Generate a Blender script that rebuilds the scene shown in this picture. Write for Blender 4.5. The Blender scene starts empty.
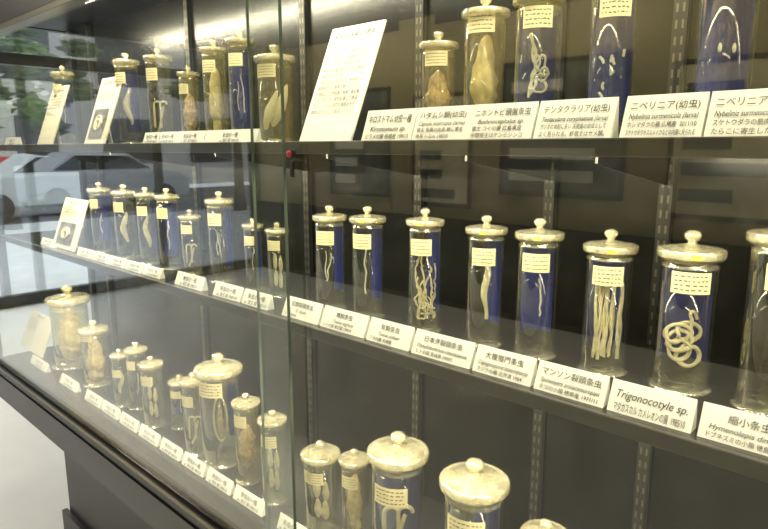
import bpy, bmesh, math, random
from mathutils import Vector, Matrix
random.seed(4)
S=bpy.context.scene
try:
    S.view_settings.view_transform='Standard'
    S.cycles.transparent_max_bounces=24
except Exception as e: print(e)

# ---------------------------------------------------------------- camera
F=620.0; CX,CY=384.0,264.5; EYE=1.5
PH=math.atan2(264.5-148,F)
PHI=math.atan(674*math.cos(PH)/F)
s_,c_=math.sin(PHI),math.cos(PHI); sp,cp=math.sin(PH),math.cos(PH)
cam=bpy.data.cameras.new('camera'); cam.sensor_width=36; cam.lens=36*F/768; cam.clip_start=.02; cam.clip_end=200
co=bpy.data.objects.new('camera',cam); S.collection.objects.link(co); S.camera=co
co.location=(0,0,EYE)
fw=Vector((-c_*cp, s_*cp,-sp)); co.rotation_euler=fw.to_track_quat('-Z','Y').to_euler()

def X_at(px,Y,Z):
    q=(px-CX)/F; h=EYE-Z
    return (q*(Y*s_*cp+h*sp)-Y*c_)/(s_+q*c_*cp)
def Z_at(X,Y,py):
    q=(py-CY)/F; dh=-X*c_+Y*s_
    return EYE-dh*(sp+q*cp)/(cp-q*sp)
def scale_at(X,Y,Z):   # metres per pixel
    return ((-X*c_+Y*s_)*cp+(EYE-Z)*sp)/F

# ---------------------------------------------------------------- materials
def mat(name,col,rough=.5,metal=0,noise=0,nscale=20,spec=.5,emit=None,estr=0,sss=0):
    m=bpy.data.materials.new(name); m.use_nodes=True
    nt=m.node_tree; b=nt.nodes['Principled BSDF']
    b.inputs['Base Color'].default_value=(*col,1); b.inputs['Roughness'].default_value=rough
    b.inputs['Metallic'].default_value=metal; b.inputs['Specular IOR Level'].default_value=spec
    if emit: b.inputs['Emission Color'].default_value=(*emit,1); b.inputs['Emission Strength'].default_value=estr
    if noise:
        n=nt.nodes.new('ShaderNodeTexNoise'); n.inputs['Scale'].default_value=nscale; n.inputs['Detail'].default_value=5
        tc=nt.nodes.new('ShaderNodeTexCoord'); nt.links.new(tc.outputs['Object'],n.inputs['Vector'])
        r=nt.nodes.new('ShaderNodeValToRGB')
        r.color_ramp.elements[0].position=.3; r.color_ramp.elements[1].position=.7
        r.color_ramp.elements[0].color=(*[max(0,c*(1-noise)) for c in col],1)
        r.color_ramp.elements[1].color=(*[min(1,c*(1+noise)) for c in col],1)
        nt.links.new(n.outputs['Fac'],r.inputs['Fac']); nt.links.new(r.outputs['Color'],b.inputs['Base Color'])
    return m
def glass(name,base,gain,power,tint=(1,1,1),gloss=(1,1,1),rough=.02,diff=0,dcol=(1,1,1),patchy=0,bump=.2):
    m=bpy.data.materials.new(name); m.use_nodes=True; nt=m.node_tree; nt.nodes.clear()
    N=nt.nodes.new; L=nt.links.new
    o=N('ShaderNodeOutputMaterial'); t=N('ShaderNodeBsdfTransparent'); t.inputs[0].default_value=(*tint,1)
    g=N('ShaderNodeBsdfGlossy'); g.inputs['Color'].default_value=(*gloss,1); g.inputs['Roughness'].default_value=rough
    lw=N('ShaderNodeLayerWeight'); lw.inputs['Blend'].default_value=.5
    p=N('ShaderNodeMath'); p.operation='POWER'; p.inputs[1].default_value=power
    a=N('ShaderNodeMath'); a.operation='MULTIPLY_ADD'; a.inputs[1].default_value=gain; a.inputs[2].default_value=base; a.use_clamp=True
    L(lw.outputs['Facing'],p.inputs[0]); L(p.outputs[0],a.inputs[0])
    mx=N('ShaderNodeMixShader'); L(a.outputs[0],mx.inputs[0]); 
    if diff:
        d=N('ShaderNodeBsdfPrincipled'); d.inputs['Base Color'].default_value=(*dcol,1); d.inputs['Roughness'].default_value=.2
        m2=N('ShaderNodeMixShader'); m2.inputs[0].default_value=diff; L(t.outputs[0],m2.inputs[1]); L(d.outputs[0],m2.inputs[2]); L(m2.outputs[0],mx.inputs[1])
        if patchy:
            tc=N('ShaderNodeTexCoord'); n=N('ShaderNodeTexNoise'); n.inputs['Scale'].default_value=patchy; n.inputs['Detail'].default_value=2
            L(tc.outputs['Object'],n.inputs['Vector'])
            mr=N('ShaderNodeMapRange'); mr.inputs['From Min'].default_value=.35; mr.inputs['From Max'].default_value=.65
            mr.inputs['To Min'].default_value=diff*.6; mr.inputs['To Max'].default_value=min(1,diff*1.3)
            L(n.outputs['Fac'],mr.inputs['Value']); L(mr.outputs['Result'],m2.inputs[0])
            bp=N('ShaderNodeBump'); bp.inputs['Strength'].default_value=bump; bp.inputs['Distance'].default_value=.002
            L(n.outputs['Fac'],bp.inputs['Height']); L(bp.outputs[0],g.inputs['Normal']); L(bp.outputs[0],d.inputs['Normal'])
    else: L(t.outputs[0],mx.inputs[1])
    L(g.outputs[0],mx.inputs[2]); L(mx.outputs[0],o.inputs[0])
    return m
M_pane=glass('pane_glass',.040,.95,4.2,tint=(.97,.985,.965))
M_endpane=glass('end_glass',.03,.9,5,tint=(.97,.985,.975))
M_edge=mat('glass_edge_green',(.11,.14,.11),.2)
M_jar=glass('jar_glass',.07,.95,1.8,tint=(.98,.985,.96),gloss=(1,.97,.86),rough=.018,diff=.022,dcol=(.80,.76,.55))
M_neck=glass('jar_neck_glass',.10,.9,1.6,tint=(.95,.94,.84),gloss=(1,.96,.82),rough=.05,diff=.22,dcol=(.86,.80,.54),patchy=45)
M_foot=glass('jar_foot_glass',.20,.9,1.2,tint=(.94,.94,.88),gloss=(1,.97,.86),rough=.03,diff=.26,dcol=(.82,.79,.60),patchy=45)
M_lid=glass('frosted_lid_glass',.14,.65,1.5,tint=(.95,.93,.80),gloss=(1,.97,.86),rough=.05,diff=.40,dcol=(.90,.84,.60),patchy=38,bump=.15)
M_liq=glass('preserving_fluid',.03,.3,3,tint=(.93,.94,.92),gloss=(.95,.95,.95),rough=.05)
M_amb=glass('amber_fluid',.03,.3,3,tint=(.95,.92,.78),gloss=(1,.95,.8),rough=.05,diff=.045,dcol=(.78,.68,.40))
M_blue=mat('cobalt_backing',(.017,.032,.28),.35,noise=.35,nscale=14)
M_spec=mat('specimen_cream',(.82,.73,.48),.45,noise=.2,nscale=110)
M_spec2=mat('specimen_white',(.86,.83,.70),.5,noise=.1,nscale=90)
M_specy=mat('specimen_yellow',(.82,.70,.42),.5,noise=.3,nscale=60)
M_specb=mat('specimen_brown',(.60,.45,.27),.55,noise=.5,nscale=110)
M_paper=mat('aged_label_paper',(.78,.69,.40),.8,noise=.06,nscale=60)
M_card=mat('white_card',(.87,.855,.79),.7)
M_beige=mat('beige_card',(.78,.73,.60),.7)
M_ink=mat('black_ink',(.012,.012,.015),.7)
M_inkg=mat('grey_ink',(.08,.08,.09),.7)
M_shelf=mat('shelf_dark',(.018,.018,.017),.16,noise=.15,nscale=8)
M_shelfe=mat('shelf_edge',(.07,.066,.052),.35,.4)
M_back=mat('case_back_panel',(.008,.008,.0065),.22,noise=.25,nscale=3)
M_frame=mat('case_frame_black',(.014,.014,.016),.35)
M_rail=mat('aluminium_rail',(.18,.165,.125),.35,.6)
M_upr=mat('upright_steel',(.05,.05,.045),.35,.6)
M_slot=mat('slot_dark',(.004,.004,.004),.8)
M_floor=mat('floor_vinyl',(.80,.82,.85),.3,noise=.05,nscale=3)
M_ceil=mat('ceiling_dark',(.03,.03,.03),.8)
M_wallc=mat('wall_cream',(.40,.35,.21),.8,noise=.08,nscale=3)
M_wallg=mat('wall_grey',(.14,.14,.135),.8,noise=.08,nscale=3)
M_red=mat('red_plastic',(.65,.02,.015),.3)
M_dot=mat('yellow_green_sticker',(.62,.72,.08),.5)
M_photo=mat('photo_print_dark',(.16,.15,.12),.3,noise=.8,nscale=60)
M_poster=mat('poster_blue_grey',(.10,.12,.13),.5,noise=.5,nscale=6)
M_poster2=mat('poster_cream',(.80,.74,.52),.5,noise=.2,nscale=9)
M_tube=mat('added_light_tube',(1,1,1),.5,emit=(1,.93,.72),estr=4)

# ---------------------------------------------------------------- mesh helpers
def link(o,parent=None):
    S.collection.objects.link(o)
    if parent: o.parent=parent
    return o
def empty(name,loc=(0,0,0)):
    e=bpy.data.objects.new(name,None); e.empty_display_size=.05; e.location=loc; return link(e)
def meshobj(name,verts,faces,m,parent=None,loc=(0,0,0),smooth=False):
    me=bpy.data.meshes.new(name); me.from_pydata(verts,[],faces); me.update()
    bm=bmesh.new(); bm.from_mesh(me); bmesh.ops.recalc_face_normals(bm,faces=bm.faces[:]); bm.to_mesh(me); bm.free()
    if smooth:
        for p in me.polygons: p.use_smooth=True
    me.materials.append(m)
    o=bpy.data.objects.new(name,me); o.location=loc; return link(o,parent)
BF=[(0,1,3,2),(4,6,7,5),(0,4,5,1),(2,3,7,6),(0,2,6,4),(1,5,7,3)]
def box(name,x0,x1,y0,y1,z0,z1,m,parent=None,bev=0):
    cx,cy,cz=(x0+x1)/2,(y0+y1)/2,(z0+z1)/2
    v=[(x-cx,y-cy,z-cz) for x in (x0,x1) for y in (y0,y1) for z in (z0,z1)]
    o=meshobj(name,v,BF,m,parent,(cx,cy,cz))
    if bev:
        b=o.modifiers.new('bevel','BEVEL'); b.width=bev; b.segments=2
    return o
def lathe(name,prof,m,parent,seg=40,loc=(0,0,0)):
    v=[];f=[];idx=[]
    for (r,z) in prof:
        if r<1e-6: idx.append([len(v)]); v.append((0,0,z))
        else:
            idx.append(list(range(len(v),len(v)+seg)))
            v+=[(r*math.cos(2*math.pi*i/seg),r*math.sin(2*math.pi*i/seg),z) for i in range(seg)]
    for a,b in zip(idx[:-1],idx[1:]):
        for i in range(seg):
            j=(i+1)%seg
            if len(a)==1 and len(b)>1: f.append((a[0],b[i],b[j]))
            elif len(b)==1 and len(a)>1: f.append((a[i],b[0],a[j]))
            elif len(a)>1: f.append((a[i],a[j],b[j],b[i]))
    return meshobj(name,v,f,m,parent,loc,True)
def arcpatch(name,r,a0,a1,z0,z1,m,parent,n=16):
    v=[];f=[]
    for i in range(n+1):
        a=a0+(a1-a0)*i/n
        v+=[(r*math.cos(a),r*math.sin(a),z0),(r*math.cos(a),r*math.sin(a),z1)]
    for i in range(n): f.append((2*i,2*i+2,2*i+3,2*i+1))
    return meshobj(name,v,f,m,parent,smooth=True)
def curve(name,lines,depth,m,parent,flat=1.0):
    cu=bpy.data.curves.new(name,'CURVE'); cu.dimensions='3D'; cu.bevel_depth=depth; cu.bevel_resolution=3; cu.resolution_u=6
    cu.use_fill_caps=True
    for pts in lines:
        sp_=cu.splines.new('NURBS'); sp_.points.add(len(pts)-1); sp_.use_endpoint_u=True; sp_.order_u=3
        for k,p in enumerate(pts):
            sp_.points[k].co=(p[0],p[1],p[2],1); sp_.points[k].radius=p[3] if len(p)>3 else 1
    cu.materials.append(m)
    o=bpy.data.objects.new(name,cu); return link(o,parent)
def lump(name,sx,sy,sz,m,parent,loc,seed=0,rough=.12,bend=0,freq=5.0):
    rnd=random.Random(seed); ph=[rnd.uniform(0,6.28) for _ in range(6)]
    bm=bmesh.new(); bmesh.ops.create_icosphere(bm,subdivisions=4,radius=1)
    for v in bm.verts:
        p=v.co.copy()
        k=1+rough*(math.sin(freq*p.z+ph[0])*.6+math.sin(freq*1.7*p.x+ph[1]+2*p.z)*.5+math.sin(freq*2.3*p.z+ph[2]+3*p.y)*.4+math.sin(freq*3.1*p.x+ph[3])*math.sin(freq*3.3*p.z+ph[4])*.35)
        k*=1-.18*p.z
        v.co=Vector((p.x*sx*k+bend*sx*(p.z**2),p.y*sy*k,p.z*sz))
    me=bpy.data.meshes.new(name); bm.to_mesh(me); bm.free(); me.materials.append(m)
    for p in me.polygons: p.use_smooth=True
    o=bpy.data.objects.new(name,me); o.location=loc; return link(o,parent)

TEXTS=[]
def text(parent,s,x,y,size,maxw,tilt,m=M_ink,off=.0008,shear=0,align='LEFT'):
    cu=bpy.data.curves.new('printed_text','FONT'); cu.body=s; cu.size=size; cu.align_x=align; cu.materials.append(m); cu.shear=shear
    cu.resolution_u=3; cu.offset=size*.003
    o=bpy.data.objects.new('printed_text',cu); link(o,parent)
    u=Vector((0,math.sin(tilt),math.cos(tilt))); n=Vector((0,-math.cos(tilt),math.sin(tilt)))
    o.location=Vector((x,0,0))+u*y+n*off
    o.rotation_euler=(math.pi/2-tilt,0,0)
    TEXTS.append((o,maxw)); return o

# ---------------------------------------------------------------- levels
ZT,ZM,ZB=1.510,1.165,.665
XL,XR=-2.78,1.2
YB=1.08

# ---------------------------------------------------------------- room shell
box('floor',-6.6,3.2,-3.4,3.4,-.1,0,M_floor)
box('ceiling',-6.6,3.2,-3.4,3.4,2.7,2.8,M_ceil)
box('wall_south',-6.6,3.2,-3.4,-3.3,0,2.7,M_wallc)
box('wall_north',-6.6,3.2,3.3,3.4,0,2.7,M_wallg)
box('wall_east',3.1,3.2,-3.3,3.3,0,2.7,M_wallg)
box('wall_partition',XL+.1,3.1,YB+.06,YB+.16,0,2.7,M_wallg)
box('added_dark_dado_1',-6.5,3.1,-3.3,-3.27,0,.85,M_frame)  # dark dado stands in for light falloff on the lower wall, darkening its reflection
# window wall (west)
w=empty('window_1',(-6.55,0,0))
M_mull=mat('mullion_dark',(.03,.032,.035),.4)
for i,y in enumerate([-3.25,-2.0,-.7,.6,1.74,3.2]):
    box('mullion_%d'%i,-.05,.05,y-.03,y+.03,0,2.7,M_mull,w)
for i,z in enumerate([.06,2.3,2.64]):
    box('transom_%d'%i,-.045,.045,-3.3,3.3,z-.05,z+.05,M_mull,w)
box('window_glass',-.004,.004,-3.3,3.3,.1,2.6,glass('window_glass',.02,.3,5,tint=(.97,.98,.98)),w)
# posters opposite the case
for i,(x0,x1,z0,z1,m) in enumerate([(-5.2,-4.3,1.0,2.1,M_poster),(-4.0,-3.3,.95,2.0,M_poster2),(-3.0,-1.9,1.1,2.2,M_poster),(-1.6,-.7,1.0,2.1,M_poster2),(-.4,.8,1.1,2.2,M_poster),(1.1,2.2,1.0,2.1,M_poster2)]):
    p=empty('wall_poster',((x0+x1)/2,-3.285,(z0+z1)/2)); w2=(x1-x0)/2; h2=(z1-z0)/2
    box('frame',-w2,w2,-.014,.0,-h2,h2,M_frame,p); box('sheet',-w2+.04,w2-.04,-.0,.006,-h2+.04,h2-.04,m,p)
    for k in range(5):
        z=h2-.2-k*.18
        box('print_block_%d'%k,-w2+.1,(-w2+.1)+random.uniform(.4,.95)*(2*w2-.2),.006,.009,z-.05,z+.04,M_card if m is M_poster else random.choice([M_inkg,M_poster]),p)
# lamps added to brighten the reflected poster wall (light side faces the wall)
for x in (-4.6,-2.4,-.2,2.0):
    p=empty('added_wall_lamp',(x,-2.75,2.6))
    box('housing',-.9,.9,.0,.02,-.12,.1,M_frame,p); box('top',-.9,.9,-.12,.02,.06,.1,M_frame,p)
    l=bpy.data.lights.new('added_wall_light','AREA'); l.shape='RECTANGLE'; l.size=1.7; l.size_y=.08; l.energy=30; l.color=(1,.86,.54)
    lo=bpy.data.objects.new('added_wall_light',l); lo.location=(0,-.05,.04); lo.rotation_euler=(math.radians(-35),0,0); link(lo,p)
# unseen ceiling lights added to brighten the opposite wall and the west floor
for (x,y,e) in [(-5.0,.9,45),(-4.6,-.75,18),(-2.0,-.75,18),(.6,-.75,18)]:
    p=empty('added_ceiling_light',(x,y,2.66))
    box('housing',-.62,.62,-.09,.09,0,.04,M_frame,p,.004); box('tube',-.58,.58,-.025,.025,-.03,0,M_tube,p,.01)
    l=bpy.data.lights.new('added_fill_light','AREA'); l.shape='RECTANGLE'; l.size=1.2; l.size_y=.12; l.energy=e; l.color=(1,.90,.70)
    lo=bpy.data.objects.new('added_fill_light',l); lo.location=(0,0,-.05); link(lo,p)

# ---------------------------------------------------------------- street outside
box('street_pavement',-14,-6.7,-14,18,-.12,-.02,mat('pavement',(.50,.50,.50),.8,noise=.1,nscale=4))
box('street_road',-22.9,-14.01,-30,40,-.2,-.08,mat('asphalt',(.16,.16,.165),.85,noise=.2,nscale=6))
def car(x,y,m,name='parked_car'):
    p=empty(name,(x,y,-.08))
    prof=[(-2.1,.3),(-2.15,.75),(-1.9,.95),(-1.1,1.02),(-.5,1.45),(.9,1.48),(1.6,1.02),(2.1,.92),(2.15,.35)]
    v=[];f=[];n=len(prof)
    for sx,k in ((-.82,1),(.82,1)):
        for (a,b) in prof: v.append((sx*(1 if b<1.1 else .8),a,b))
    f.append(tuple(range(n))); f.append(tuple(range(2*n-1,n-1,-1)))
    for i in range(n):
        j=(i+1)%n; f.append((i,i+n,j+n,j))
    o=meshobj('body',v,f,m,p); b=o.modifiers.new('b','BEVEL'); b.width=.06; b.segments=3
    mg=mat('car_window',(.02,.025,.03),.1)
    for sx in (-1,1):
        wv=[(sx*.80,-1.0,1.06),(sx*.70,-.48,1.38),(sx*.70,.85,1.40),(sx*.80,1.4,1.06)]
        wv=[(a+sx*.03,b,c) for a,b,c in wv]
        meshobj('side_window',wv,[(0,1,2,3)],mg,p)
        for yy in (-1.35,1.35):
            t=lathe('wheel',[(0,-.1),(.2,-.1),(.31,-.09),(.33,0),(.31,.09),(.2,.1),(0,.1)],M_slot,p,24,(sx*.78,yy,.33)); t.rotation_euler=(0,math.pi/2,0)
    return p
car(-15.6,5.3,mat('car_silver_light',(.62,.64,.66),.3)); car(-17.6,-.6,mat('car_blue_grey',(.3,.34,.4),.3)); car(-16.6,-5.5,mat('car_silver',(.4,.42,.45),.3))
# railing across the road, its red rail made up for a red strip
p=empty('street_railing',(-18.5,6.5,-.08))
for k in range(9): box('post_%d'%k,-.03,.03,-6+k*1.5-.03,-6+k*1.5+.03,0,1.2,M_mull,p)
box('red_rail',-.05,.05,-6.1,6.1,1.14,1.36,M_red,p,.01); box('mid_rail',-.02,.02,-6.1,6.1,.5,.56,M_mull,p)
M_leaf=mat('foliage',(.11,.15,.07),.8,noise=.6,nscale=3); M_bark=mat('bark',(.09,.07,.05),.9)
for k,(x,y) in enumerate([(-13.2,3.0),(-13.2,6.4),(-13.2,-2.4),(-13.2,-7.5)]):
    p=empty('street_tree',(x,y,-.02)); lathe('trunk',[(.0,0),(.17,0),(.12,.5),(.10,2.2),(.05,3.2),(0,3.2)],M_bark,p,14)
    rr=random.Random(k)
    for j in range(26):
        lump('foliage_%d'%j,rr.uniform(.2,.36),rr.uniform(.2,.36),rr.uniform(.16,.28),M_leaf,p,(rr.uniform(-.5,.8),rr.uniform(-1.3,1.3),rr.uniform(1.9,3.9)),j,.35,0,9)
b=empty('street_building',(-24,2,0))
box('facade',-1,0,-22,24,0,9,mat('facade_beige',(.50,.48,.44),.8,noise=.1,nscale=.5),b)
for i in range(12):
    for j in range(3):
        box('facade_window',0,.03,-20+i*3.6,-18+i*3.6,.9+j*2.9,2.6+j*2.9,M_mull,b)

# ---------------------------------------------------------------- display case
case=empty('display_case',(0,0,0))
YG=.70
box('back_panel',XL+.02,XR,YB,YB+.05,ZB-.1,2.1,M_back,case)
box('base_deck',XL,XR,YG-.03,YB+.05,ZB-.05,ZB,M_shelf,case)
box('base_fascia',XL,XR,YG-.05,YG-.03,ZB-.13,ZB-.035,M_frame,case)
box('base_underside',XL,XR,YG-.03,YB+.05,ZB-.13,ZB-.05,M_frame,case)
box('bottom_track',XL,XR,YG-.045,YG+.012,ZB-.034,ZB-.012,M_frame,case,.003)
box('bottom_track_bead',XL,XR,YG-.046,YG-.040,ZB-.012,ZB-.006,M_rail,case)
box('plinth',XL+.35,XR,YG+.08,YB+.05,0,ZB-.13,M_frame,case)
box('plinth_kick',XL+.32,XR,YG+.06,YG+.08,0,.09,M_frame,case)
box('header',XL,XR,YG-.035,YG-.005,1.865,2.15,M_frame,case)
box('header_rail',XL,XR,YG-.045,YG-.0,1.855,1.872,M_rail,case,.002)
box('top_panel',XL,XR,YG-.005,YB+.05,1.97,2.0,M_frame,case)
box('end_post',XL-.02,XL+.004,YG-.03,YG-.0,ZB-.03,1.87,M_frame,case)
box('end_post_rear',XL-.02,XL+.01,YB-.01,YB+.03,ZB-.03,1.98,M_frame,case)
box('end_glass',XL-.003,XL+.003,YG,YB,ZB,1.97,M_endpane,case)
def shelf(z,y0,nm):
    box(nm,XL+.04,XR,y0,YB,z-.016,z,M_shelf,case)
    box(nm+'_edge',XL+.04,XR,y0-.008,y0,z-.020,z+.002,M_shelfe,case,.002)
shelf(ZT,.738,'top_shelf'); shelf(ZM,.738,'middle_shelf')
# sliding glass
xa=X_at(286,YG-.02,1.5); xb=X_at(254,YG,1.5)
box('sliding_glass_outer',XL,xa,YG-.028,YG-.022,ZB-.01,1.87,M_pane,case)
box('outer_glass_edge',xa,xa+.0014,YG-.028,YG-.022,ZB-.01,1.87,M_edge,case)
box('sliding_glass_inner',xb,XR,YG-.006,YG,ZB-.01,1.87,M_pane,case)
box('inner_glass_edge',xb-.0010,xb,YG-.006,YG+.000,ZB-.01,1.87,M_edge,case)
# slotted uprights
for px in (104,200,310,420,548,660,810):
    x=X_at(px,YB,ZM+.1)
    p=case
    box('shelf_upright',x-.011,x+.011,YB-.012,YB,ZB,1.97,M_upr,case)
    v=[];f=[]
    z=ZB+.02
    while z<1.95:
        for dx in (-.005,.005):
            k=len(v); v+=[(x+dx-.0018,YB-.0125,z),(x+dx+.0018,YB-.0125,z),(x+dx+.0018,YB-.0125,z+.013),(x+dx-.0018,YB-.0125,z+.013)]; f.append((k,k+1,k+2,k+3))
        z+=.025
    meshobj('upright_slots',v,f,M_rail,case)
    for zz in (ZT,ZM): # brackets
        meshobj('shelf_bracket',[(x-.002,YB-.012,zz-.016),(x-.002,YB-.012,zz-.07),(x-.002,.80,zz-.03),(x-.002,.80,zz-.016),(x+.002,YB-.012,zz-.016),(x+.002,YB-.012,zz-.07),(x+.002,.80,zz-.03),(x+.002,.80,zz-.016)],
            [(0,1,2,3),(7,6,5,4),(0,4,5,1),(1,5,6,2),(2,6,7,3),(3,7,4,0)],M_upr,case)
# lamp strips
for nm,z,y,e in (('top',1.955,.76,41),('upper',ZT-.021,.752,26),('lower',ZM-.021,.752,38)):
    box('lamp_strip_'+nm,XL+.1,XR-.05,y-.008,y+.010,z,z+.005 if nm!='top' else z+.015,M_rail,case)
    for sgm in range(3):
        L=(XR-XL-.2)/3
        l=bpy.data.lights.new('case_lamp_'+nm,'AREA'); l.shape='RECTANGLE'; l.size=L; l.size_y=.014; l.energy=e/3*(1.3 if sgm==0 else 1); l.color=(1,.90,.66)
        lo=bpy.data.objects.new('case_lamp_'+nm,l); lo.location=(XL+.1+L*(sgm+.5),y,z-.001); lo.rotation_euler=(math.radians(22),0,0); link(lo,case)
# showcase lock on the sliding glass
xl=X_at(291,YG-.01,1.49); zk=Z_at(xl,YG-.01,154)
a=empty('showcase_lock',(xl,YG-.0062,zk))
box('lock_plate',-.0045,.0045,-.004,0,-.040,-.012,M_frame,a,.001)
o=lathe('lock_ring',[(0,0),(.0085,0),(.0085,.005),(.0065,.007),(0,.007)],M_frame,a,24); o.rotation_euler=(math.pi/2,0,0)
o=lathe('lock_button',[(0,.006),(.006,.006),(.0055,.010),(.003,.012),(0,.0125)],M_red,a,24); o.rotation_euler=(math.pi/2,0,0)

# ---------------------------------------------------------------- specimens
def specimen(kind,R,H,p,seed):
    rnd=random.Random(seed)
    ex=Vector((.70,.71,0)); ey=Vector((.71,-.70,0))
    def P(a,b,z,r=1): q=ex*a+ey*b; return (q.x,q.y,z,r)
    def walk(a,z,n,sa,sz,amin,amax,zmin,zmax,rr=(.7,1.3),drift=0):
        pts=[];ang=rnd.uniform(0,6.28)
        for i in range(n):
            ang+=rnd.uniform(-1.3,1.3)
            a+=sa*math.cos(ang); z+=sz*math.sin(ang)+drift
            if a<amin or a>amax: a=max(amin,min(amax,a)); ang=math.pi-ang
            if z<zmin or z>zmax: z=max(zmin,min(zmax,z)); ang=-ang
            pts.append(P(a,rnd.uniform(0,.3)*R,z,rnd.uniform(*rr)))
        return pts
    if kind=='strips':
        L=[]
        for k in range(11):
            a=(-.5+k/10.)*1.15*R; b=rnd.uniform(-.1,.4)*R; zt=rnd.uniform(.61,.66)*H; zb=rnd.uniform(.09,.17)*H; ph=rnd.uniform(0,6); fr=rnd.uniform(.5,1.0)
            L.append([P(a+.05*R*math.sin(ph+i*fr),b,zt+(zb-zt)*i/12,rnd.uniform(.6,1.4)) for i in range(13)])
        curve('specimen',L,.070*R,M_spec,p)
    elif kind=='coil':
        L=[]
        for k in range(5):
            pts=[]; n=26
            ca=rnd.uniform(-.25,.25)*R; ph=rnd.uniform(0,6)
            for i in range(n):
                t=i/n*6.28*2.0+ph; rr=(.38+.25*math.sin(i*.5+k))*R
                pts.append(P(ca+rr*math.cos(t)*1.15,.1*R*math.sin(i),.22*H+.02*k*H+rr*math.sin(t)*(.9)+.08*R*k,rnd.uniform(.8,1.2)))
            L.append(pts)
        L.append([P(.1*R,0,.3*H),P(.3*R,.1*R,.42*H),P(.12*R,0,.48*H),P(.35*R,0,.50*H),P(.45*R,0,.44*H)])
        curve('specimen',L,.062*R,M_spec,p)
    elif kind=='wiggle':
        L=[]
        for k in range(7):
            a=(-.5+k*.16)*R; b=rnd.uniform(0,.3)*R; a2=a; zt=rnd.uniform(.42,.66)*H; pts=[]
            for i in range(20):
                a2=max(-.65*R,min(.65*R,a2+rnd.uniform(-.12,.12)*R)); pts.append(P(a2,b,zt-(zt-.16*H)*i/19,rnd.uniform(.6,1.6)))
            L.append(pts)
        for k in range(6): L.append(walk(rnd.uniform(-.5,.5)*R,rnd.uniform(.12,.3)*H,16,.16*R,.03*H,-.65*R,.65*R,.10*H,.34*H))
        curve('specimen',L,.046*R,M_spec,p)
    elif kind=='ribbon':
        pts=[P(.10*R*math.sin(i*.7),.1*R,.66*H-.46*H*i/12,.45+.65*math.sin(math.pi*min(1,i/10))*rnd.uniform(.85,1.1)) for i in range(13)]
        curve('specimen',[pts,[(q[0]+.06*R,q[1]+.06*R,q[2],q[3]) for q in pts]],.15*R,M_spec,p)
    elif kind=='thread':
        zt=rnd.uniform(.52,.64)*H; zb=rnd.uniform(.20,.30)*H; a=rnd.uniform(-.15,.15)*R; pts=[]
        for i in range(12):
            a=max(-.4*R,min(.4*R,a+rnd.uniform(-.10,.10)*R)); pts.append(P(a,.1*R,zt+(zb-zt)*i/11,rnd.uniform(.6,1.2)))
        L=[pts]
        if seed%3==0: L.append([P(-.3*R+.06*R*math.sin(i*.7),.1*R,.56*H-.26*H*i/10,.7) for i in range(11)])
        curve('specimen',L,.05*R,M_spec2,p)
    elif kind=='bundle':
        L=[]
        for k in range(4):
            L.append([P((-.35+.65*math.exp(-((i-5)**2)/9.)*rnd.uniform(.2,.9))*R,.1*R,(.68-.40*i/11)*H) for i in range(12)])
        for k in range(3): L.append(walk(rnd.uniform(-.2,.3)*R,.42*H,18,.16*R,.03*H,-.35*R,.55*R,.26*H,.55*H))
        curve('specimen',L,.052*R,M_spec2,p)
    elif kind=='bits':
        for k in range(8):
            c=P(rnd.uniform(-.5,.5)*R,.1*R,rnd.uniform(.24,.50)*H)
            curve('specimen_piece_%d'%k,[[c,(c[0]+rnd.uniform(-.15,.15)*R,c[1],c[2]+.12*R),(c[0]+rnd.uniform(-.2,.2)*R,c[1],c[2]+.3*R)]],.06*R,M_spec2,p)
    elif kind=='two':
        for k,a in enumerate((-.25,.3)):
            lump('specimen_%d'%k,.07*R,.07*R,.18*R,M_spec2,p,P(a*R,.1*R,.46*H)[:3],k,.1)
    elif kind=='lumpb':
        lump('specimen',.66*R,.6*R,.25*H,M_specb,p,(0,0,.40*H),seed,.26,0,9)
    elif kind=='lumpy':
        lump('specimen',.70*R,.62*R,.30*H,M_specy,p,(0,0,.42*H),seed,.20,.1,5)
        lump('specimen_fold',.58*R,.5*R,.14*H,M_spec,p,(.15*R,-.12*R,.22*H),seed+3,.2,.1,4)
    elif kind=='fish':
        lump('specimen',.60*R,.5*R,.28*H,M_specy if seed%2 else M_spec,p,(0,0,.46*H),seed,.18,.2,5); lump('specimen_tail',.46*R,.3*R,.12*H,M_spec,p,(.1*R,.0,.22*H),seed,.2)
    elif kind=='pair':
        a=lump('specimen_0',.26*R,.24*R,.21*H,M_spec2,p,P(-.32*R,.1*R,.34*H)[:3],seed,.15,.4); a.rotation_euler=(-.22,.25,0)
        a=lump('specimen_1',.34*R,.24*R,.23*H,M_spec2,p,P(.30*R,.1*R,.38*H)[:3],seed+1,.15,-.3); a.rotation_euler=(-.22,.3,0)
    elif kind=='worm':
        pts=[P((.22*math.sin(i*.55+seed))*R,.1*R,(.62-.40*i/11)*H,(.4+.8*math.sin(math.pi*i/11))*rnd.uniform(.85,1.15)) for i in range(12)]
        curve('specimen',[pts],.24*R,M_spec,p)
    elif kind=='hook':
        n=16
        L=[]
        for k,a in enumerate((-.25,.3)):
            L.append([P(a*R+.28*R*math.cos(math.pi*min(1,i/8.)),.1*R,(.42*H+.25*R*math.sin(math.pi*min(1,i/8.))) - max(0,i-8)*.035*H) for i in range(n)])
        L.append([P(.28*R,.1*R,.40*H),P(.1*R,.1*R,.3*H),P(-.1*R,.1*R,.18*H),P(-.35*R,.1*R,.12*H)])
        curve('specimen',L,.085*R,M_spec,p)
    elif kind=='leafs':
        for k,(a,z) in enumerate(((-.25,.48),(.27,.44),(-.2,.25),(.25,.22))):
            lump('specimen_%d'%k,.26*R,.15*R,.11*H,M_spec,p,P(a*R,.1*R,z*H)[:3],seed+k,.16)
    elif kind=='oval':
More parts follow.
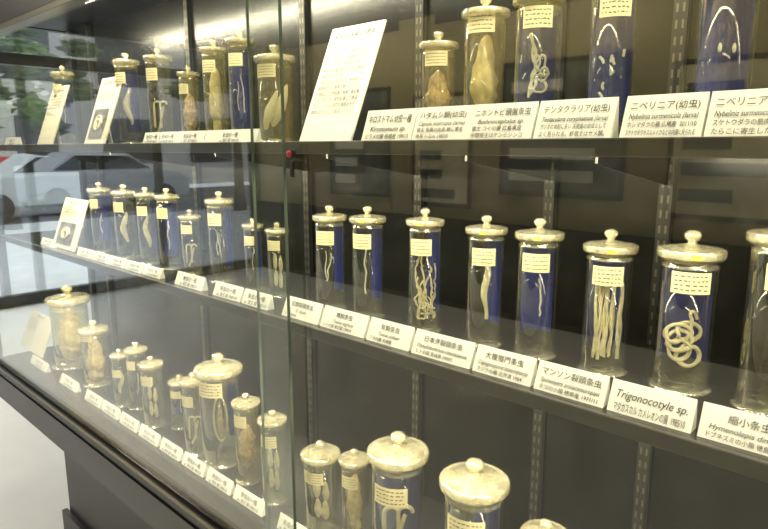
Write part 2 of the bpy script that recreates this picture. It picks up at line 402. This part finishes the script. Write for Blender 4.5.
        curve('specimen',[[P(.34*R*math.cos(t*.4),.1*R,.40*H+.21*H*math.sin(t*.4)) for t in range(17)]],.05*R,M_specy,p)
        lump('specimen_core',.18*R,.1*R,.17*H,M_specb,p,P(0,.1*R,.40*H)[:3],seed,.1)

NJ=[0]
def jar(px,ytop,wpx,Y,zs,kind,blue=1,H=None,lab=.70,dot=False,labh=.13):
    NJ[0]+=1; seed=NJ[0]
    X=X_at(px,Y,zs+.0); 
    R=wpx*scale_at(X,Y,zs+.1)/2/1.17
    if H is None: H=Z_at(X,Y,ytop)-zs
    p=empty('specimen_jar',(X,Y,zs+.0003))
    zl=H-1.06*R
    lathe('glass_body',[(.98*R,.16*R),(1.0*R,.25*R),(R,zl-.30*R)],M_jar,p)
    lathe('glass_neck',[(R,zl-.30*R),(.98*R,zl-.2*R),(.90*R,zl-.12*R),(.92*R,zl-.06*R),(1.10*R,zl-.03*R),(1.12*R,zl+.02*R)],M_neck,p)
    lathe('glass_foot',[(0,0),(1.04*R,0),(1.14*R,.03*R),(1.15*R,.09*R),(1.05*R,.15*R),(.98*R,.19*R),(.9*R,.27*R),(0,.22*R)],M_foot,p)
    lathe('fluid',[(0,.28*R),(.9*R,.29*R),(.95*R,.36*R),(.95*R,zl-.35*R),(0,zl-.35*R)],M_amb if kind in('lumpy','lumpb','fish','pair') else M_liq,p)
    lathe('lid',[(0,zl+.03*R),(1.1*R,zl+.03*R),(1.17*R,zl+.06*R),(1.19*R,zl+.10*R),(1.19*R,zl+.30*R),(1.16*R,zl+.36*R),(1.06*R,zl+.39*R),(.98*R,zl+.37*R),(.90*R,zl+.41*R),(.45*R,zl+.50*R),(.2*R,zl+.55*R),(.15*R,zl+.60*R),(.18*R,zl+.66*R),(.28*R,zl+.76*R),(.31*R,zl+.86*R),(.26*R,zl+.98*R),(.13*R,zl+1.04*R),(0,zl+1.06*R)],M_lid,p)
    lathe('lid_stopper',[(0,zl-.16*R),(.80*R,zl-.15*R),(.84*R,zl+.03*R)],M_neck,p)
    if blue:
        a0,a1={1:(35,215),2:(35,150),3:(40,122),4:(120,215),5:(60,180)}[blue]
        arcpatch('blue_backing',.90*R,math.radians(a0),math.radians(a1),.36*R+.10*H,zl-.42*R,M_blue,p,20)
    specimen(kind,R,H,p,seed)
    rnd=random.Random(seed*7); ac=math.radians(-68+rnd.uniform(-8,8)); sp2=math.radians(40)
    zc=lab*H; hh=min(labh*H*.5,.5*R)
    arcpatch('paper_label',R*1.006,ac-sp2,ac+sp2,zc-hh,zc+hh,M_paper,p,12)
    v=[];f=[]
    for r_ in range(4):
        z=zc+hh*(.62-r_*.42); a=ac-sp2*.82
        while a<ac+sp2*.8:
            l=rnd.uniform(.05,.16); a2=min(a+l,ac+sp2*.82)
            k=len(v); t=hh*.06; dz=rnd.uniform(-.05,.05)*hh
            for (aa,zz) in ((a,z-t),(a2,z-t+dz),(a2,z+t+dz),(a,z+t)): v.append((R*1.012*math.cos(aa),R*1.012*math.sin(aa),zz))
            f.append((k,k+1,k+2,k+3)); a=a2+rnd.uniform(.03,.09)
    meshobj('label_writing',v,f,M_inkg,p)
    if dot:
        a=math.radians(-65)
        arcpatch('lid_sticker',1.20*R,a-.13,a+.13,zl+.10*R,zl+.30*R,M_dot,p,6)
    return p

# top shelf
for (px,yt,w_,Y,k,bl,lab) in [
 (69,66,22,.85,'thread',1,.70),(132,53,25,.85,'worm',5,.72),(163,48,27,.855,'hook',0,.72),(192,66,22,.85,'lumpb',0,.70),
 (218,40,27,.86,'fish',0,.74),(244,31,28,.86,'thread',1,.74),(277,44,40,.86,'pair',0,.72)]:
    jar(px,yt,w_,Y,ZT,k,bl,lab=lab)
jar(437,31,40,.87,ZT,'lumpb',0,lab=.74)
jar(482,-4,47,.88,ZT,'fish',0,lab=.80)
jar(533,0,50,.88,ZT,'bundle',1,H=.235,lab=.76)
jar(606,0,52,.88,ZT,'bits',1,H=.235,lab=.76)
jar(716,0,62,.885,ZT,'two',1,H=.245,lab=.76)
# middle shelf
for (px,yt,w_,Y,k,bl,dt) in [
 (104,182,22,.84,'thread',5,0),(128,184,23,.84,'worm',0,0),(150,187,21,.84,'worm',3,0),(171,188,24,.845,'thread',5,0),(193,209,22,.85,'hook',0,0),
 (223,191,28,.85,'thread',3,0),(255,218,21,.85,'thread',3,0),(279,222,24,.85,'leafs',0,0),(331,205,34,.86,'thread',3,0),(368,206,36,.865,'thread',3,1),
 (424,208,38,.87,'wiggle',3,1),(483,215,41,.875,'ribbon',3,1),(534,218,47,.885,'thread',5,1),(602,229,51,.89,'strips',5,1),(679,230,62,.90,'coil',1,1),(765,213,66,.90,'ribbon',0,1)]:
    jar(px,yt,w_,Y,ZM,k,bl,dot=bool(dt),lab=.70)
# bottom deck
for (px,yt,w_,Y,k,bl,lab) in [
 (74,285,40,.86,'lumpy',0,.78),(98,320,28,.84,'lumpy',0,.78),(123,349,18,.82,'worm',0,.6),(140,342,22,.85,'thread',3,.68),(155,356,24,.82,'leafs',0,.68),
 (182,374,22,.87,'thread',4,.66),(197,372,26,.815,'hook',3,.68),(223,353,46,.84,'oval',3,.72),(249,393,28,.83,'lumpb',0,.72),(275,410,29,.82,'leafs',0,.7),
 (322,441,39,.82,'leafs',0,.66),(355,449,31,.84,'fish',0,.70)]:
    jar(px,yt,w_,Y,ZB,k,bl,lab=lab)
def jar_top(px_top,yt,w_,Y,H,k,bl,lab):   # only the top is in frame: place from its lid
    X=X_at(px_top,Y,ZB+H); q=scale_at(X,Y,ZB+H)
    r=((X*s_+Y*c_)/((-X*c_+Y*s_)*cp+(EYE-ZB)*sp))*F+CX
    return jar(r,0,w_*q/scale_at(X,Y,ZB+.1),Y,ZB,k,bl,H=H,lab=lab)
def H_for(px,yt,Y):
    H=.2
    for _ in range(8):
        X=X_at(px,Y,ZB+H); H=Z_at(X,Y,yt)-ZB
    return H
for (px,yt,w_,Y,k,bl,lab) in [(398,432,62,.84,'hook',1,.62),(475,459,70,.84,'thread',3,.64),(546,520,50,.84,'thread',1,.7),(650,560,50,.84,'worm',1,.7)]:
    jar_top(px,yt,w_,Y,H_for(px,yt,Y),k,bl,lab)

# ---------------------------------------------------------------- label cards
def card(px0,px1,zs,L,lines,Y=.752,tilt=22,gap=.004):
    x0=X_at(px0,Y,zs); x1=X_at(px1,Y,zs); w=(x1-x0)/2-gap/2; t=math.radians(tilt)
    y1=L*math.sin(t); z1=L*math.cos(t)
    v=[(-w,0,0),(w,0,0),(w,y1,z1),(-w,y1,z1),(-w,y1+.0015,z1),(w,y1+.0015,z1),(-w,y1+.006,0),(w,y1+.006,0)]
    f=[(0,1,2,3),(3,2,5,4),(4,5,7,6),(6,7,1,0),(0,3,4,6),(1,7,5,2)]
    o=meshobj('specimen_label_card',v,f,M_card,None,((x0+x1)/2,Y,zs+.0003))
    n=len(lines)
    if n:
        y=L*.97
        tot=sum(a[1] for a in lines)
        for (s,wt,al) in lines:
            hgt=L*.86*wt/tot; y-=hgt
            sz=hgt*.78
            xx={'L':-w*.86,'C':0,'R':0}[al]
            text(o,s,xx,y-L*.02,sz,w*1.7,t,M_ink,align='LEFT' if al=='L' else 'CENTER',shear=.25 if (s[0].isascii()) else 0)
    return o
small=[('条虫の一種',1.3,'C'),('sp. 宿主 腸 1985/10',1,'C')]
def tw(a,b,c,d=None):
    l=[(a,1.35,'C'),(b,1.1,'C'),(c,.9,'L')]
    if d: l.append((d,.9,'L'))
    return l
for a,b,l in [(4,18,small),(142,158,small),(158,174,small),(174,203,small),(203,256,small),
  (360,411,tw('キロストマム幼虫一種','Kirostomum sp.','ヒラメの腸 長崎産 1991/3')),
  (410,466,tw('ハダムシ類(幼虫)','Capsala interrupta (larva)','宿主 魚類の体表 鰓に寄生','体長 1~2cm 1987/5')),
  (464,531,tw('ニホントビ頭盤条虫','Bothriocephalus sp.','宿主 コイの腸 広島県産','中間宿主はケンミジンコ')),
  (531,611,tw('テンタクラリア(幼虫)','Tentacularia coryphaenae (larva)','ガツオの体腔に多い 未発育の幼虫として','よく見られる。終宿主はサメ類。')),
  (617,702,tw('ニベリニア(幼虫)','Nybelinia surmenicola (larva)','ホシマダラの腸 広尾産  2011/10','スケトウダラやスルメイカなどの内臓に見られる')),
  (701,800,tw('ニベリニア(幼虫)','Nybelinia surmenicola (larva)','スケトウダラの筋肉 徳島産','たらこに寄生した虫体。'))]:
    card(a,b,ZT,.030 if b<260 else .055,l,tilt=20)
for a,b in [(40,53),(76,91),(92,108),(108,124),(125,141),(142,160)]:
    card(a,b,ZM,.027,small)
for a,b,l in [(174,202,small),(212,240,small),(241,268,small),(281,318,tw('広節裂頭条虫','D. latum','ヒト 1985/6')),
  (319,364,tw('無鉤条虫','Taenia saginata','ヒトの腸 東京都 1990/4')),(365,409,tw('有鉤条虫','Taenia solium','ブタの腸 長崎産')),
  (410,470,tw('日本海裂頭条虫','Diphyllobothrium nihonkaiense','ヒトの腸 宮城県 1990/2')),(471,531,tw('大複殖門条虫','Diplogonoporus balaenopterae','クジラの腸 北海道 1984')),
  (532,604,tw('マンソン裂頭条虫','Spirometra erinaceieuropaei','ネコの小腸 徳島産 1971/11')),(605,692,[('Trigonocotyle sp.',1.15,'C'),('マダガスカル カメレオンの腸  1985/10',1.0,'C')]),
  (695,800,tw('縮小条虫','Hymenolepis diminuta','ドブネズミの小腸 徳島産 1985'))]:
    card(a,b,ZM,.033 if b<300 else .041,l)
for c in [(30,46),(59,76),(84,100),(101,117),(119,136),(138,157),(159,179),(181,203),(205,230),(232,262),(276,305),(318,350),(380,430),(450,505),(530,590)]:
    card(c[0],c[1],ZB,.034,small,Y=.752)

def info_card(px0,px1,zs,L,Y,tilt,body,picture=False,m=M_card):
    x0=X_at(px0,Y,zs); x1=X_at(px1,Y,zs); w=(x1-x0)/2; t=math.radians(tilt)
    p=empty('information_card',((x0+x1)/2,Y,zs))
    u=Vector((0,math.sin(t),math.cos(t))); n=Vector((0,-math.cos(t),math.sin(t)))
    v=[]
    for d in (0,-.004):
        for (a,b_) in ((-w,0),(w,0),(w,L),(-w,L)):
            v.append(tuple(Vector((a,0,0))+u*b_+n*d))
    lo=-v[4][2] if v[4][2]<0 else 0
    for i in range(len(v)): v[i]=(v[i][0],v[i][1],v[i][2]+lo)
    meshobj('board',v,[(0,1,2,3),(7,6,5,4),(0,4,5,1),(1,5,6,2),(2,6,7,3),(3,7,4,0)],m,p)
    q=u*L*.5-n*.004
    meshobj('easel_leg',[(-.01,q.y,q.z),(.01,q.y,q.z),(.012,q.y+.01,0),(-.012,q.y+.01,0),(-.01,q.y+.002,q.z),(.01,q.y+.002,q.z),(.012,q.y+.013,0),(-.012,q.y+.013,0)],[(0,1,2,3),(7,6,5,4),(0,4,5,1),(1,5,6,2),(2,6,7,3),(3,7,4,0)],m,p)
    y=L*.90
    for i,s in enumerate(body):
        sz=L*(.06 if i==0 else .036); 
        text(p,s,0 if i==0 else -w*.82,y,sz,w*1.64,t,M_ink,off=.0012+lo,align='CENTER' if i==0 else 'LEFT'); y-=L*(.085 if i==0 else .052)
        if picture and i>=4: break
    if picture:
        def Q(a,b_,e): return tuple(Vector((a,0,lo))+u*b_+n*e)
        meshobj('photo_print',[Q(-w*.75,L*.08,.0012),(Q(w*.6,L*.08,.0012)),Q(w*.6,L*.52,.0012),Q(-w*.75,L*.52,.0012)],[(0,1,2,3)],M_photo,p)
        curve('photo_subject',[[Q(-w*.1+w*.35*math.cos(i*.7)*(1-.04*i),L*.30+L*.13*math.sin(i*.7)*(1-.04*i),.0018) for i in range(16)]],w*.045,M_specy,p)
body=['条虫の採集と標本','条虫はサナダムシとも呼ばれ体が','多数の節に分かれた扁平な寄生虫で','ある。成虫は主に脊椎動物の消化管に','寄生し、栄養を体表から吸収する。','頭節には吸盤や鉤があり宿主の腸壁に','固着する。体長は数ミリから十メートル','を超えるものまであり、各体節には','雌雄両方の生殖器が備わっている。','中間宿主には甲殻類、魚類、哺乳類','などが知られ、食物を通して感染','する。ここでは代表的な種類を示す。','標本はホルマリン固定したもの。']
info_card(299,350,ZT,.232,.762,23,body)
info_card(84,104,ZT,.205,.762,20,body[:6],True,M_beige)
info_card(37,52,ZT,.205,.762,20,body[:8],False,M_beige)
info_card(52,74,ZM,.175,.765,20,body[:6],True,M_beige)
info_card(20,42,ZB,.16,.80,22,body[:8],False,M_beige)

# fit texts
bpy.context.view_layer.update()
for o,mw in TEXTS:
    wd=o.dimensions.x
    if wd>mw and wd>0: o.scale.x=mw/wd

# ---------------------------------------------------------------- world
wd=bpy.data.worlds.new('sky'); S.world=wd; wd.use_nodes=True; nt=wd.node_tree
bg=nt.nodes['Background']; bg.inputs[0].default_value=(.87,.93,1,1); bg.inputs[1].default_value=2.5
print('jars',NJ[0],'phi',math.degrees(PHI))
